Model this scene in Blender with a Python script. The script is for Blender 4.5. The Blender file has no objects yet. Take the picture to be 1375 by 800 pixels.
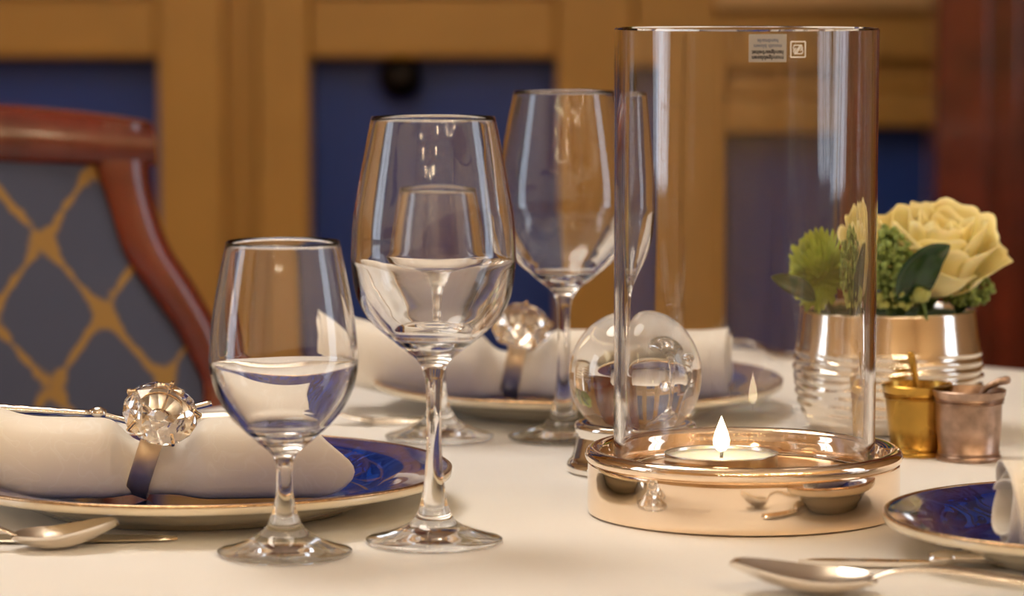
import bpy, bmesh, math, random
from mathutils import Vector, Matrix, Euler
random.seed(7)
PI = math.pi
sc = bpy.context.scene
COL = sc.collection

# ------------------------------------------------------------------ camera
TZ = 0.75                      # top of the tablecloth
CH = 0.2976                    # camera height above the cloth
F = 4500.0                     # focal length in pixels of the 1375x800 frame
TILT = math.atan(430.0 / F)
CAM = Vector((0, 0, TZ + CH))
cam = bpy.data.cameras.new('camera'); camo = bpy.data.objects.new('camera', cam); COL.objects.link(camo)
cam.sensor_fit = 'HORIZONTAL'; cam.sensor_width = 36.0; cam.lens = 36.0 * F / 1375.0
cam.clip_start = 0.05; cam.clip_end = 60
camo.location = CAM; camo.rotation_euler = (PI / 2 - TILT, 0, 0)
cam.dof.use_dof = True; cam.dof.focus_distance = 1.88; cam.dof.aperture_fstop = 6.8
cam.dof.aperture_blades = 9
sc.camera = camo

# ------------------------------------------------------------------ world and exposure
w = bpy.data.worlds.new('sky'); sc.world = w; w.use_nodes = True
wb = w.node_tree.nodes['Background']
wb.inputs[0].default_value = (0.80, 0.88, 1.0, 1); wb.inputs[1].default_value = 5.5
sc.view_settings.view_transform = 'Standard'; sc.view_settings.look = 'None'
sc.view_settings.exposure = -0.55; sc.view_settings.gamma = 1.0
sc.view_settings.use_curve_mapping = False
cy = sc.cycles
cy.max_bounces = 20; cy.transmission_bounces = 16; cy.glossy_bounces = 8; cy.diffuse_bounces = 4
cy.transparent_max_bounces = 16
cy.sample_clamp_indirect = 8.0; cy.blur_glossy = 0.5
cy.caustics_reflective = True; cy.caustics_refractive = True
try:
    cy.use_denoising = True; cy.denoiser = 'OPENIMAGEDENOISE'
except Exception:
    pass

XL, XR, YB, YF, ZC = -2.7, 2.7, 5.15, -3.0, 3.0       # the room
WIN = [('left', XL), ('right', XR)]
WY0, WY1, WZ0, WZ1 = 1.15, 1.95, 0.70, 2.40              # the side windows
for side, x in WIN:                                    # portals that guide sky light through the windows
    l = bpy.data.lights.new('window_portal_' + side, 'AREA'); l.shape = 'RECTANGLE'
    l.size = WZ1 - WZ0; l.size_y = WY1 - WY0; l.cycles.is_portal = True
    o = bpy.data.objects.new('window_portal_' + side, l); COL.objects.link(o)
    o.location = (x * 1.02, (WY0 + WY1) / 2, (WZ0 + WZ1) / 2)
    o.rotation_euler = (0, PI / 2 if x > 0 else -PI / 2, 0)

# ------------------------------------------------------------------ geometry helpers
def ray(px, py):
    v = (px - 687.5) / F; u = (400 - py) / F
    return Vector((v, math.cos(TILT) + u * math.sin(TILT), -math.sin(TILT) + u * math.cos(TILT)))
def gp(px, py, h=0.0):
    d = ray(px, py); return CAM + d * ((TZ + h - CAM.z) / d.z)
def at(px, py, Y):
    d = ray(px, py); return CAM + d * (Y / d.y)

def mesh_obj(name, verts, faces, mat=None, parent=None, smooth=True, loc=None):
    me = bpy.data.meshes.new(name); me.from_pydata([tuple(v) for v in verts], [], faces); me.validate()
    bm = bmesh.new(); bm.from_mesh(me); bmesh.ops.recalc_face_normals(bm, faces=bm.faces); bm.to_mesh(me); bm.free()
    if smooth:
        me.polygons.foreach_set('use_smooth', [True] * len(me.polygons))
    if mat: me.materials.append(mat)
    o = bpy.data.objects.new(name, me); COL.objects.link(o)
    if loc is not None: o.location = loc
    if parent: o.parent = parent
    return o
def auto_smooth(o, ang=40):
    me = o.data
    me.polygons.foreach_set('use_smooth', [True] * len(me.polygons))
    me.set_sharp_from_angle(angle=math.radians(ang))
    return o
def lathe(prof, n=96, closed=False, M=None, wob=None):
    """prof: list of (r, z). r==0 makes a pole. closed: last joins first."""
    V, Fc, rings = [], [], []
    for r, z in prof:
        if r < 1e-7:
            rings.append([len(V)]); V.append(Vector((0, 0, z)))
        else:
            k = len(V); rings.append(list(range(k, k + n)))
            for i in range(n):
                a = 2 * PI * i / n
                rr = r if wob is None else r + wob(a, z, r)
                V.append(Vector((rr * math.cos(a), rr * math.sin(a), z)))
    pairs = list(zip(rings, rings[1:])) + ([(rings[-1], rings[0])] if closed else [])
    for A, B in pairs:
        if len(A) == 1 and len(B) == 1: continue
        for i in range(n):
            j = (i + 1) % n
            if len(A) == 1: Fc.append((A[0], B[i], B[j]))
            elif len(B) == 1: Fc.append((A[i], A[j], B[0]))
            else: Fc.append((A[i], A[j], B[j], B[i]))
    if M: V = [M @ v for v in V]
    return V, Fc
def spline(pts, m=6):
    """Catmull-Rom through 2-D or 3-D points."""
    P = [Vector(p) for p in pts]; out = []
    for i in range(len(P) - 1):
        p0 = P[i - 1] if i else P[0] * 2 - P[1]; p1, p2 = P[i], P[i + 1]
        p3 = P[i + 2] if i + 2 < len(P) else P[-1] * 2 - P[-2]
        for k in range(m):
            t = k / m
            out.append(0.5 * ((2 * p1) + (p2 - p0) * t + (2 * p0 - 5 * p1 + 4 * p2 - p3) * t * t + (3 * p1 - p0 - 3 * p2 + p3) * t ** 3))
    out.append(P[-1]); return out
def tube(path, rad, n=10, flat=1.0, up=Vector((0, 0, 1))):
    P = [Vector(p) for p in path]; V, Fc = [], []
    for i, p in enumerate(P):
        d = (P[min(i + 1, len(P) - 1)] - P[max(i - 1, 0)]).normalized()
        s = d.cross(up)
        if s.length < 1e-4: s = d.cross(Vector((1, 0, 0)))
        s.normalize(); q = s.cross(d)
        r = rad(i / (len(P) - 1)) if callable(rad) else rad
        for k in range(n):
            a = 2 * PI * k / n; V.append(p + s * (r * math.cos(a)) + q * (r * flat * math.sin(a)))
    for i in range(len(P) - 1):
        for k in range(n):
            j = (k + 1) % n; Fc.append((i * n + k, i * n + j, (i + 1) * n + j, (i + 1) * n + k))
    Fc.append(tuple(range(n))[::-1]); Fc.append(tuple(range((len(P) - 1) * n, len(P) * n)))
    return V, Fc
def boxv(c, s):
    x, y, z = c; a, b, h = s[0] / 2, s[1] / 2, s[2] / 2
    V = [Vector((x + i * a, y + j * b, z + k * h)) for i in (-1, 1) for j in (-1, 1) for k in (-1, 1)]
    return V, [(0, 1, 3, 2), (4, 6, 7, 5), (0, 4, 5, 1), (2, 3, 7, 6), (0, 2, 6, 4), (1, 5, 7, 3)]
def bevel(o, wd, seg=3):
    m = o.modifiers.new('bevel', 'BEVEL'); m.width = wd; m.segments = seg; m.limit_method = 'ANGLE'; m.angle_limit = math.radians(35)
    return o
def box(name, c, s, mat, parent=None, bev=0.0):
    V, Fc = boxv(c, s); o = mesh_obj(name, V, Fc, mat, parent, smooth=False)
    if bev: bevel(o, bev)
    return o
def empty(name, loc):
    o = bpy.data.objects.new(name, None); COL.objects.link(o); o.location = loc; o.empty_display_size = 0.02
    return o
def tag(o, label, cat, group=None):
    o['label'] = label; o['category'] = cat
    if group: o['group'] = group
    return o
def struct(o, label=None):
    o['kind'] = 'structure'
    if label: o['label'] = label
    return o
def part(name, VF, mat, parent, sharp=None, smooth=True):
    o = mesh_obj(name, VF[0], VF[1], mat, parent, smooth)
    if sharp: auto_smooth(o, sharp)
    return o

# ------------------------------------------------------------------ materials
def new_mat(name):
    m = bpy.data.materials.new(name); m.use_nodes = True
    nt = m.node_tree; b = nt.nodes['Principled BSDF']; return m, nt, b
def N(nt, kind, **kw):
    n = nt.nodes.new(kind)
    for k, v in kw.items():
        if hasattr(n, k): setattr(n, k, v)
        else: n.inputs[k].default_value = v
    return n
def coords(nt, scale=(1, 1, 1), kind='Object'):
    tc = N(nt, 'ShaderNodeTexCoord'); mp = N(nt, 'ShaderNodeMapping'); mp.inputs['Scale'].default_value = scale
    nt.links.new(tc.outputs[kind], mp.inputs[0]); return mp.outputs[0]
def ramp(nt, fac, stops):
    r = N(nt, 'ShaderNodeValToRGB'); e = r.color_ramp.elements
    while len(e) > 1: e.remove(e[-1])
    e[0].position = stops[0][0]; e[0].color = (*stops[0][1], 1)
    for p, c in stops[1:]:
        k = e.new(p); k.color = (*c, 1)
    nt.links.new(fac, r.inputs[0]); return r.outputs[0]
def bump(nt, b, h, strength=0.2, dist=0.001):
    n = N(nt, 'ShaderNodeBump'); n.inputs['Strength'].default_value = strength; n.inputs['Distance'].default_value = dist
    nt.links.new(h, n.inputs['Height']); nt.links.new(n.outputs[0], b.inputs['Normal'])
def simple(name, col, rough=0.5, metal=0.0, noise=0.0, nscale=60, bumpd=0.0, coat=0.0, rvar=0.0):
    m, nt, b = new_mat(name)
    b.inputs['Roughness'].default_value = rough; b.inputs['Metallic'].default_value = metal
    b.inputs['Coat Weight'].default_value = coat; b.inputs['Coat Roughness'].default_value = 0.05
    nz = N(nt, 'ShaderNodeTexNoise'); nz.inputs['Scale'].default_value = nscale; nz.inputs['Detail'].default_value = 5
    nt.links.new(coords(nt), nz.inputs['Vector'])
    lo = tuple(c * (1 - noise) for c in col); hi = tuple(min(1, c * (1 + noise)) for c in col)
    nt.links.new(ramp(nt, nz.outputs[0], [(0.3, lo), (0.7, hi)]), b.inputs['Base Color'])
    if rvar:
        rr = N(nt, 'ShaderNodeMapRange'); rr.inputs['To Min'].default_value = max(0, rough - rvar); rr.inputs['To Max'].default_value = rough + rvar
        nt.links.new(nz.outputs[0], rr.inputs[0]); nt.links.new(rr.outputs[0], b.inputs['Roughness'])
    if bumpd: bump(nt, b, nz.outputs[0], 0.4, bumpd)
    return m
def glass(name, ior=1.5, col=(1, 1, 1), rough=0.0):
    m, nt, b = new_mat(name)
    b.inputs['Base Color'].default_value = (*col, 1); b.inputs['Transmission Weight'].default_value = 1
    b.inputs['Roughness'].default_value = rough; b.inputs['IOR'].default_value = ior
    return m
def emit(name, col, strength):
    m, nt, b = new_mat(name)
    b.inputs['Base Color'].default_value = (*col, 1)
    b.inputs['Emission Color'].default_value = (*col, 1); b.inputs['Emission Strength'].default_value = strength
    return m

M = {}
M['glass'] = glass('clear_glass', 1.5)
M['crystal'] = glass('cut_crystal', 1.62, (1.0, 0.995, 0.985))
M['water'] = glass('water', 1.333)
M['silver'] = simple('polished_silver', (0.90, 0.86, 0.80), 0.05, 1, 0.03, 40)
M['steel'] = simple('brushed_steel', (0.74, 0.62, 0.46), 0.40, 1, 0.06, 120)
M['goldwire'] = simple('gold_plated_wire', (0.85, 0.62, 0.35), 0.15, 1, 0.05, 80)
M['holder'] = simple('rose_silver_plate', (0.97, 0.80, 0.62), 0.06, 1, 0.02, 25)
M['trayfloor'] = simple('golden_brown_tray', (0.80, 0.48, 0.18), 0.32, 1, 0.15, 30, rvar=.08)
M['cutlery'] = simple('silver_cutlery', (0.82, 0.76, 0.68), 0.14, 1, 0.05, 60)
M['alu'] = simple('tealight_tin', (0.85, 0.80, 0.72), 0.25, 1, 0.03, 50)
M['brass'] = simple('aged_brass', (0.50, 0.29, 0.06), 0.27, 1, 0.22, 45, 0.0003, rvar=0.08)
M['copper'] = simple('tarnished_copper_silver', (0.44, 0.31, 0.24), 0.36, 1, 0.35, 90, 0.0005, rvar=0.1)
M['white_china'] = simple('cream_porcelain', (0.78, 0.70, 0.54), 0.12, 0, 0.02, 20, coat=0.5)
M['gold_line'] = simple('gilt_edge', (0.55, 0.36, 0.20), 0.25, 1, 0.3, 400)
M['wax'] = simple('white_wax', (0.92, 0.88, 0.78), 0.35, 0, 0.02, 30)
M['wax'].node_tree.nodes['Principled BSDF'].inputs['Subsurface Weight'].default_value = 0.6
M['wax'].node_tree.nodes['Principled BSDF'].inputs['Subsurface Radius'].default_value = (0.02, 0.012, 0.006)
M['wick'] = simple('charred_wick', (0.03, 0.025, 0.02), 0.9, 0, 0.3, 900)
M['flame'] = emit('candle_flame', (1.0, 0.80, 0.50), 90)
M['mahogany'] = simple('mahogany', (0.12, 0.016, 0.006), 0.22, 0, 0.35, 14, coat=0.6)
M['tanwood'] = simple('honey_wood', (0.50, 0.27, 0.06), 0.40, 0, 0.08, 6)
M['palewood_lit'] = simple('pale_lit_honey_wood', (0.66, 0.42, 0.18), 0.40, 0, 0.08, 6)  # lighter honey tone; on the upper rails it paints in light
M['plaster'] = simple('warm_plaster', (0.62, 0.46, 0.28), 0.8, 0, 0.05, 4)
M['ceil'] = simple('cream_ceiling', (0.80, 0.77, 0.70), 0.85, 0, 0.03, 4)
M['carpet'] = simple('dark_red_carpet', (0.16, 0.05, 0.035), 0.95, 0, 0.3, 60)
M['bluepanel'] = simple('blue_lacquer_panel', (0.012, 0.052, 0.30), 0.35, 0, 0.12, 3)
M['dark'] = simple('dark_bronze', (0.02, 0.016, 0.014), 0.4, 1, 0.2, 40)
M['rose'] = None
M['stem'] = simple('green_stem', (0.10, 0.16, 0.03), 0.5, 0, 0.2, 120)
M['leaf'] = simple('glossy_dark_leaf', (0.012, 0.045, 0.012), 0.22, 0, 0.25, 60)
M['bud'] = simple('green_bud', (0.20, 0.27, 0.06), 0.5, 0, 0.35, 220)
M['bud2'] = simple('pale_green_berry', (0.36, 0.38, 0.10), 0.4, 0, 0.15, 120)
M['foam'] = simple('floral_foam', (0.03, 0.05, 0.02), 0.95, 0, 0.3, 200)
M['sticker'] = simple('grey_sticker_film', (0.34, 0.33, 0.33), 0.45, 0, 0.03, 90)
M['ink'] = simple('black_print', (0.02, 0.02, 0.03), 0.6, 0, 0.1, 90)
M['ink_blue'] = simple('blue_grey_print', (0.10, 0.13, 0.22), 0.6, 0, 0.1, 90)
M['white_print'] = simple('white_print', (0.75, 0.75, 0.75), 0.5, 0, 0.02, 90)
M['bulb'] = emit('warm_bulb', (1.0, 0.79, 0.52), 300)
M['shade'] = emit('lit_lamp_shade', (1.0, 0.92, 0.80), 15)
M['brasslamp'] = simple('polished_brass', (0.80, 0.52, 0.16), 0.18, 1, 0.05, 30)
M['frame_white'] = simple('white_window_paint', (0.75, 0.72, 0.66), 0.4, 0, 0.02, 8)

def petal_mat(name, c0, c1, sc_=40):
    m, nt, b = new_mat(name); b.inputs['Roughness'].default_value = 0.5
    nz = N(nt, 'ShaderNodeTexNoise'); nz.inputs['Scale'].default_value = sc_
    nt.links.new(coords(nt), nz.inputs['Vector'])
    nt.links.new(ramp(nt, nz.outputs[0], [(0.3, c0), (0.7, c1)]), b.inputs['Base Color'])
    b.inputs['Subsurface Weight'].default_value = 0.35; b.inputs['Subsurface Radius'].default_value = (0.006, 0.005, 0.002)
    return m
M['rose'] = petal_mat('cream_rose_petal', (0.88, 0.74, 0.29), (0.95, 0.86, 0.49))
M['mum'] = petal_mat('lime_chrysanthemum_petal', (0.38, 0.50, 0.05), (0.62, 0.68, 0.14), 80)

# tablecloth: fine weave
m, nt, b = new_mat('white_linen'); M['cloth'] = m
b.inputs['Roughness'].default_value = 0.75; b.inputs['Sheen Weight'].default_value = 0.15
wv = N(nt, 'ShaderNodeTexWave'); wv.inputs['Scale'].default_value = 260; wv.inputs['Distortion'].default_value = 1.5
nt.links.new(coords(nt), wv.inputs['Vector'])
nz = N(nt, 'ShaderNodeTexNoise'); nz.inputs['Scale'].default_value = 9
nt.links.new(coords(nt), nz.inputs['Vector'])
nt.links.new(ramp(nt, nz.outputs[0], [(0.3, (0.855, 0.835, 0.815)), (0.7, (0.88, 0.86, 0.84))]), b.inputs['Base Color'])
bump(nt, b, wv.outputs[0], 0.15, 0.0004)

# napkin: damask scrolls in gloss and relief
m, nt, b = new_mat('cream_damask'); M['napkin'] = m
b.inputs['Base Color'].default_value = (0.86, 0.79, 0.68, 1)
nz = N(nt, 'ShaderNodeTexNoise'); nz.inputs['Scale'].default_value = 45; nz.inputs['Detail'].default_value = 1; nz.inputs['Distortion'].default_value = 1.6
nt.links.new(coords(nt), nz.inputs['Vector'])
r = ramp(nt, nz.outputs[0], [(0.46, (0.74, 0.74, 0.74)), (0.5, (0.5, 0.5, 0.5)), (0.54, (0.74, 0.74, 0.74))])
nt.links.new(r, b.inputs['Roughness']); bump(nt, b, r, 0.2, 0.0004)
nt.links.new(ramp(nt, nz.outputs[0], [(0.46, (0.89, 0.84, 0.77)), (0.5, (0.92, 0.88, 0.82)), (0.54, (0.89, 0.84, 0.77))]), b.inputs['Base Color'])

# charger top: cobalt with dark scrolls
m, nt, b = new_mat('cobalt_glaze'); M['cobalt'] = m
b.inputs['Roughness'].default_value = 0.07; b.inputs['Coat Weight'].default_value = 0.6
nz = N(nt, 'ShaderNodeTexNoise'); nz.inputs['Scale'].default_value = 38; nz.inputs['Detail'].default_value = 1.0; nz.inputs['Distortion'].default_value = 2.2
nt.links.new(coords(nt), nz.inputs['Vector'])
nt.links.new(ramp(nt, nz.outputs[0], [(0.40, (0.010, 0.036, 0.27)), (0.46, (0.010, 0.012, 0.07)), (0.50, (0.010, 0.036, 0.27)), (0.57, (0.008, 0.022, 0.16)), (0.62, (0.012, 0.012, 0.06)), (0.66, (0.014, 0.055, 0.36))]), b.inputs['Base Color'])

# chair fabric: gold ogee lattice on slate blue
m, nt, b = new_mat('lattice_upholstery'); M['fabric'] = m
b.inputs['Roughness'].default_value = 0.85
tc = N(nt, 'ShaderNodeTexCoord'); sep = N(nt, 'ShaderNodeSeparateXYZ'); nt.links.new(tc.outputs['Object'], sep.inputs[0])
def mth(op, a, b2=None):
    n = N(nt, 'ShaderNodeMath', operation=op)
    for i, v in enumerate((a, b2)):
        if v is None: continue
        if isinstance(v, (int, float)): n.inputs[i].default_value = v
        else: nt.links.new(v, n.inputs[i])
    return n.outputs[0]
nz = N(nt, 'ShaderNodeTexNoise'); nz.inputs['Scale'].default_value = 70; nt.links.new(tc.outputs['Object'], nz.inputs['Vector'])
PAT = (0.235 - 151 * 2.66 / F / math.cos(math.radians(24)), at(200, 324, 2.66).z + .058)      # where two gold bands meet
cx = mth('COSINE', mth('MULTIPLY', mth('SUBTRACT', sep.outputs[0], PAT[0]), 2 * PI / 0.0945))
cz = mth('COSINE', mth('MULTIPLY', mth('SUBTRACT', sep.outputs[2], PAT[1]), 2 * PI / 0.116))
g = mth('ADD', mth('ABSOLUTE', mth('ADD', cx, cz)), mth('MULTIPLY', mth('SUBTRACT', nz.outputs[0], 0.5), 0.7))
nt.links.new(ramp(nt, g, [(0.10, (0.30, 0.17, 0.045)), (0.28, (0.055, 0.065, 0.115))]), b.inputs['Base Color'])

# hammered silver vase
m, nt, b = new_mat('hammered_silver'); M['vase'] = m
b.inputs['Metallic'].default_value = 1; b.inputs['Roughness'].default_value = 0.13; b.inputs['Base Color'].default_value = (0.86, 0.80, 0.71, 1)
nz = N(nt, 'ShaderNodeTexNoise'); nz.inputs['Scale'].default_value = 90; nt.links.new(coords(nt, (1, 1, 0.7)), nz.inputs['Vector'])
bump(nt, b, nz.outputs[0], 0.15, 0.001)

# thin window pane
m, nt, b = new_mat('window_pane'); M['pane'] = m
nt.nodes.remove(b)
tr = N(nt, 'ShaderNodeBsdfTransparent'); gl = N(nt, 'ShaderNodeBsdfGlossy'); gl.inputs['Roughness'].default_value = 0.02
mx = N(nt, 'ShaderNodeMixShader'); mx.inputs[0].default_value = 0.06
nt.links.new(tr.outputs[0], mx.inputs[1]); nt.links.new(gl.outputs[0], mx.inputs[2])
nt.links.new(mx.outputs[0], nt.nodes['Material Output'].inputs[0])

# ------------------------------------------------------------------ room shell
struct(box('floor', ((XL + XR) / 2, (YF + YB) / 2, -0.05), (XR - XL + 0.4, YB - YF + 0.4, 0.1), M['carpet']))
struct(box('ceiling', ((XL + XR) / 2, (YF + YB) / 2, ZC + 0.05), (XR - XL + 0.4, YB - YF + 0.4, 0.1), M['ceil']))
struct(box('wall_front', ((XL + XR) / 2, YF - 0.05, ZC / 2), (XR - XL + 0.4, 0.1, ZC), M['plaster']))
for i, (side, x) in enumerate(WIN):
    sx = 1 if x > 0 else -1; xc = x + sx * 0.06
    V, Fc = [], []
    for (y0, y1, z0, z1) in ((YF, WY0, 0, ZC), (WY1, YB, 0, ZC), (WY0, WY1, 0, WZ0), (WY0, WY1, WZ1, ZC)):
        v, f = boxv((xc, (y0 + y1) / 2, (z0 + z1) / 2), (0.12, y1 - y0, z1 - z0))
        k = len(V); V += v; Fc += [tuple(q + k for q in ff) for ff in f]
    struct(mesh_obj('wall_' + side, V, Fc, M['plaster'], None, False))
    wr = struct(empty('window_%d' % (i + 1), (xc, (WY0 + WY1) / 2, WZ0)))
    cyy = 0.0; hh = WZ1 - WZ0; ww = WY1 - WY0
    for (c, s) in (((0, -ww / 2 + .03, hh / 2), (0.09, .06, hh)), ((0, ww / 2 - .03, hh / 2), (0.09, .06, hh)),
                   ((0, 0, .03), (0.09, ww - .12, .06)), ((0, 0, hh - .03), (0.09, ww - .12, .06)), ((0, 0, hh / 2), (0.07, .05, hh - .12))):
        box('window_frame', c, s, M['frame_white'], wr)
    for s2 in (-1, 1):
        box('pane', (0, s2 * (ww / 4 - .005), hh / 2), (0.004, ww / 2 - .10, hh - .12), M['pane'], wr)

# back wall: honey wood panelling with recessed blue panels
YW = 5.0
wall = struct(box('wall_back', ((XL + XR) / 2, YB + 0.06, ZC / 2), (XR - XL + 0.4, 0.12, ZC), M['tanwood']), 'honey wood panelled wall with blue panels')
def bx_px(name, x0, x1, z0, z1, y, d, mat, bev=0.004):
    """board on the back wall: pixel columns give X on the wall plane, heights in metres"""
    a = at(x0, 100, y).x; c = at(x1, 100, y).x
    return box(name, ((a + c) / 2, y + d / 2, (z0 + z1) / 2), (c - a, d, z1 - z0), mat, wall, bev)
zl = at(0, 78, YW).z; zr = at(0, 172, YW).z
# blue panels, recessed
for x0, x1, zt in ((-900, -320, zl), (-260, 220, zl), (412, 752, zl), (950, 1262, zr), (1420, 2200, zr)):
    bx_px('blue_panel', x0, x1, 0.12, zt + 0.02, YW + 0.10, 0.03, M['bluepanel'], 0)
    bx_px('upper_blue_panel', x0, x1, zl + 0.24, 2.5, YW + 0.10, 0.03, M['bluepanel'], 0)
# stiles (each board its own piece)
for x0, x1, y, mk in ((-330, -250, 0, 'tanwood'), (212, 300, 0.0, 'tanwood'), (300, 346, 0.05, 'tanwood'), (346, 414, 0.0, 'tanwood'),
                      (748, 850, 0.0, 'tanwood'), (850, 960, 0.02, 'tanwood'), (1255, 1430, 0, 'tanwood')):
    bx_px('stile', x0, x1, 0.10, 2.6, YW + y, 0.145 - y, M[mk])
# rails
for x0, x1, zb in ((-900, -330, zl), (-250, 212, zl), (414, 748, zl)):
    bx_px('rail', x0, x1, zb, zb + 0.095, YW + 0.015, 0.13, M['tanwood'], 0.008)
    bx_px('rail', x0, x1, zb + 0.095, zb + 0.26, YW - 0.005, 0.15, M['palewood_lit'], 0.008)  # lit top face of the rail, put into the paler colour
for x0, x1 in ((960, 1255), (1430, 2200)):
    bx_px('rail', x0, x1, zr, zr + 0.055, YW + 0.02, 0.125, M['tanwood'], 0.008)
    bx_px('rail', x0, x1, zr + 0.055, zr + 0.10, YW + 0.05, 0.095, M['tanwood'], 0.008)
    bx_px('rail', x0, x1, zr + 0.10, zr + 0.175, YW + 0.015, 0.13, M['tanwood'], 0.008)
    bx_px('rail', x0, x1, zr + 0.175, zl + 0.26, YW - 0.01, 0.155, M['palewood_lit'], 0.008)  # paler board paints the light catching the top of this rail
bx_px('baseboard', -900, 2200, 0.0, 0.12, YW - 0.01, 0.155, M['tanwood'], 0.006)
bx_px('cornice', -900, 2200, 2.5, 2.62, YW - 0.02, 0.165, M['palewood_lit'], 0.006)
V, Fc = lathe([(0, -.03), (.03, -.03), (.034, 0), (.03, .03), (0, .03)], 24)
p = at(538, 105, YW + 0.07); part('knob', ([Matrix.Translation(p) @ (Matrix.Rotation(PI / 2, 4, 'X') @ v) for v in V], Fc), M['dark'], wall)

# mahogany door post on the right
a = at(1256, 300, 4.3).x; c = at(1328, 300, 4.3).x; e = at(1372, 300, 4.3).x
post = struct(empty('trim_1', ((a + e) / 2, 4.35, 0)), 'dark mahogany door post')
box('post_board', (a - (a + e) / 2 + (c - a) / 2, 0.0, 1.5), (c - a, 0.10, 3.0), M['mahogany'], post, 0.006)
box('post_rebate', (c - (a + e) / 2 + (e - c) / 2, 0.03, 1.5), (e - c, 0.10, 3.0), M['mahogany'], post, 0.004)
box('door_leaf', (e - (a + e) / 2 + 0.45, 0.04, 1.5), (0.9, 0.05, 3.0), M['mahogany'], post, 0.002)

# ------------------------------------------------------------------ lamps
def chandelier(loc, label, k_=1.0):
    t = tag(empty('chandelier', loc), label, 'chandelier', 'ceiling chandeliers')
    part('drop_rod', tube([(0, 0, 0), (0, 0, ZC - loc[2])], 0.012, 12), M['brasslamp'], t)
    part('canopy', lathe([(0, ZC - loc[2] - .04), (.06, ZC - loc[2] - .03), (.07, ZC - loc[2])], 32), M['brasslamp'], t)
    part('hub', lathe([(0, -.20), (.02, -.18), (.05, -.10), (.02, -.04), (.06, .04), (.03, .12), (.012, .2)], 32), M['brasslamp'], t)
    for tier, (n, rr, zz) in enumerate(((12, 0.80, -.12), (8, 0.48, 0.12), (5, .22, .34))):
        for k in range(n):
            A = 2 * PI * k / n; d = Vector((math.cos(A), math.sin(A), 0))
            part('arm', tube(spline([d * .02 + Vector((0, 0, zz)), d * rr * .5 + Vector((0, 0, zz - .07)), d * rr + Vector((0, 0, zz - .02)), d * rr + Vector((0, 0, zz + .02))], 6), 0.006, 8), M['brasslamp'], t)
            V, Fc = lathe([(0, 0), (.009, .003), (.014, .020), (.012, .036), (.005, .056), (0, .060)], 16)
            part('bulb', ([v + d * rr + Vector((0, 0, zz + .02)) for v in V], Fc), M['bulb'], t)
    return t
chandelier((-0.35, -1.3, 2.25), 'brass chandelier with warm bulbs hanging behind the viewer')
chandelier((1.45, -0.4, 2.3), 'added brass chandelier with warm bulbs, unseen fill light right of the viewer')  # second chandelier, added out of view for sparkle and frontal light on the table
def drum(loc, R, label):
    t = tag(empty('pendant_lamp', loc), label, 'lamp')
    part('cord', tube([(0, 0, .2), (0, 0, ZC - loc[2])], 0.006, 8), M['dark'], t)
    part('canopy', lathe([(0, ZC - loc[2] - .03), (.06, ZC - loc[2] - .02), (.065, ZC - loc[2])], 32), M['brasslamp'], t)
    part('lamp_shade', lathe([(R, 0), (R, .24), (R - .01, .24), (R - .01, 0)], 64, True), M['palewood_lit'], t, 40)
    part('diffuser', lathe([(0, .02), (R - .012, .02), (R - .012, .03), (0, .03)], 64), M['shade'], t, 40)
    return t
drum((-0.55, 2.35, 2.35), 0.42, 'round drum pendant lamp above the back of the table')

# ------------------------------------------------------------------ table and cloth
P1 = gp(1000, 467); P2 = gp(1340, 494)
ex = (P2 - P1); ex.z = 0; ex.normalize(); ey = Vector((-ex.y, ex.x, 0))      # ex along the right rear edge
corner = P1 - ex * 0.085
SIDE = 1.32
tc_ = corner + ex * SIDE / 2 - ey * SIDE / 2
ang = math.atan2(ex.y, ex.x)
def outline(half, rc, n=14):
    pts = []
    for q, (sx, sy) in enumerate(((1, 1), (-1, 1), (-1, -1), (1, -1))):
        for k in range(n + 1):
            a = PI / 2 * q + PI / 2 * k / n
            pts.append(Vector((sx * (half - rc) + rc * math.cos(a), sy * (half - rc) + rc * math.sin(a), 0)))
    out = []
    for i in range(len(pts)):
        a, b2 = pts[i], pts[(i + 1) % len(pts)]; m_ = max(1, int((b2 - a).length / 0.02))
        for k in range(m_): out.append(a.lerp(b2, k / m_))
    return out
table = tag(empty('dining_table', (tc_.x, tc_.y, 0)), 'square dining table hidden under the white cloth', 'table')
table.rotation_euler.z = ang
o = box('table_top', (0, 0, TZ - 0.022), (SIDE - .012, SIDE - .012, .034), M['mahogany'], table, 0.006)
for sx in (-1, 1):
    for sy in (-1, 1):
        V, Fc = lathe([(.022, 0), (.028, .3), (.034, .69), (.034, TZ - .04)], 24)
        part('leg', ([v + Vector((sx * (SIDE / 2 - .07), sy * (SIDE / 2 - .07), 0)) for v in V], Fc), M['mahogany'], table)
ol = outline(SIDE / 2, 0.03); n = len(ol); V, Fc = [], []
cl = lambda s: [p * s for p in ol]
loops = []
for s in [i / 34 for i in range(1, 35)]:
    loops.append([Vector((p.x * s, p.y * s, 0.0006 * math.sin(p.x * s * 21 + 1.3) * math.cos(p.y * s * 17) * min(1, (1 - s) * 8))) for p in ol])
import cmath
acc = 0; per = [0]
for i in range(n): acc += (ol[(i + 1) % n] - ol[i]).length; per.append(acc)
for k in range(1, 15):
    d = k / 14 * 0.24; L = []
    for i, p in enumerate(ol):
        nrm = Vector((ol[(i + 1) % n].y - ol[i - 1].y, -(ol[(i + 1) % n].x - ol[i - 1].x), 0)).normalized()
        wv_ = (0.5 + 0.5 * math.sin(per[i] / acc * 2 * PI * 26)) * 0.022 * min(1, d / .12)
        cf = 1 if k > 1 else 0.7
        L.append(p + nrm * (0.003 * cf + wv_ + 0.03 * d) + Vector((0, 0, -d)))
    loops.append(L)
V = [Vector((0, 0, 0))]
for L in loops: V += L
for i in range(n): Fc.append((0, 1 + i, 1 + (i + 1) % n))
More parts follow.
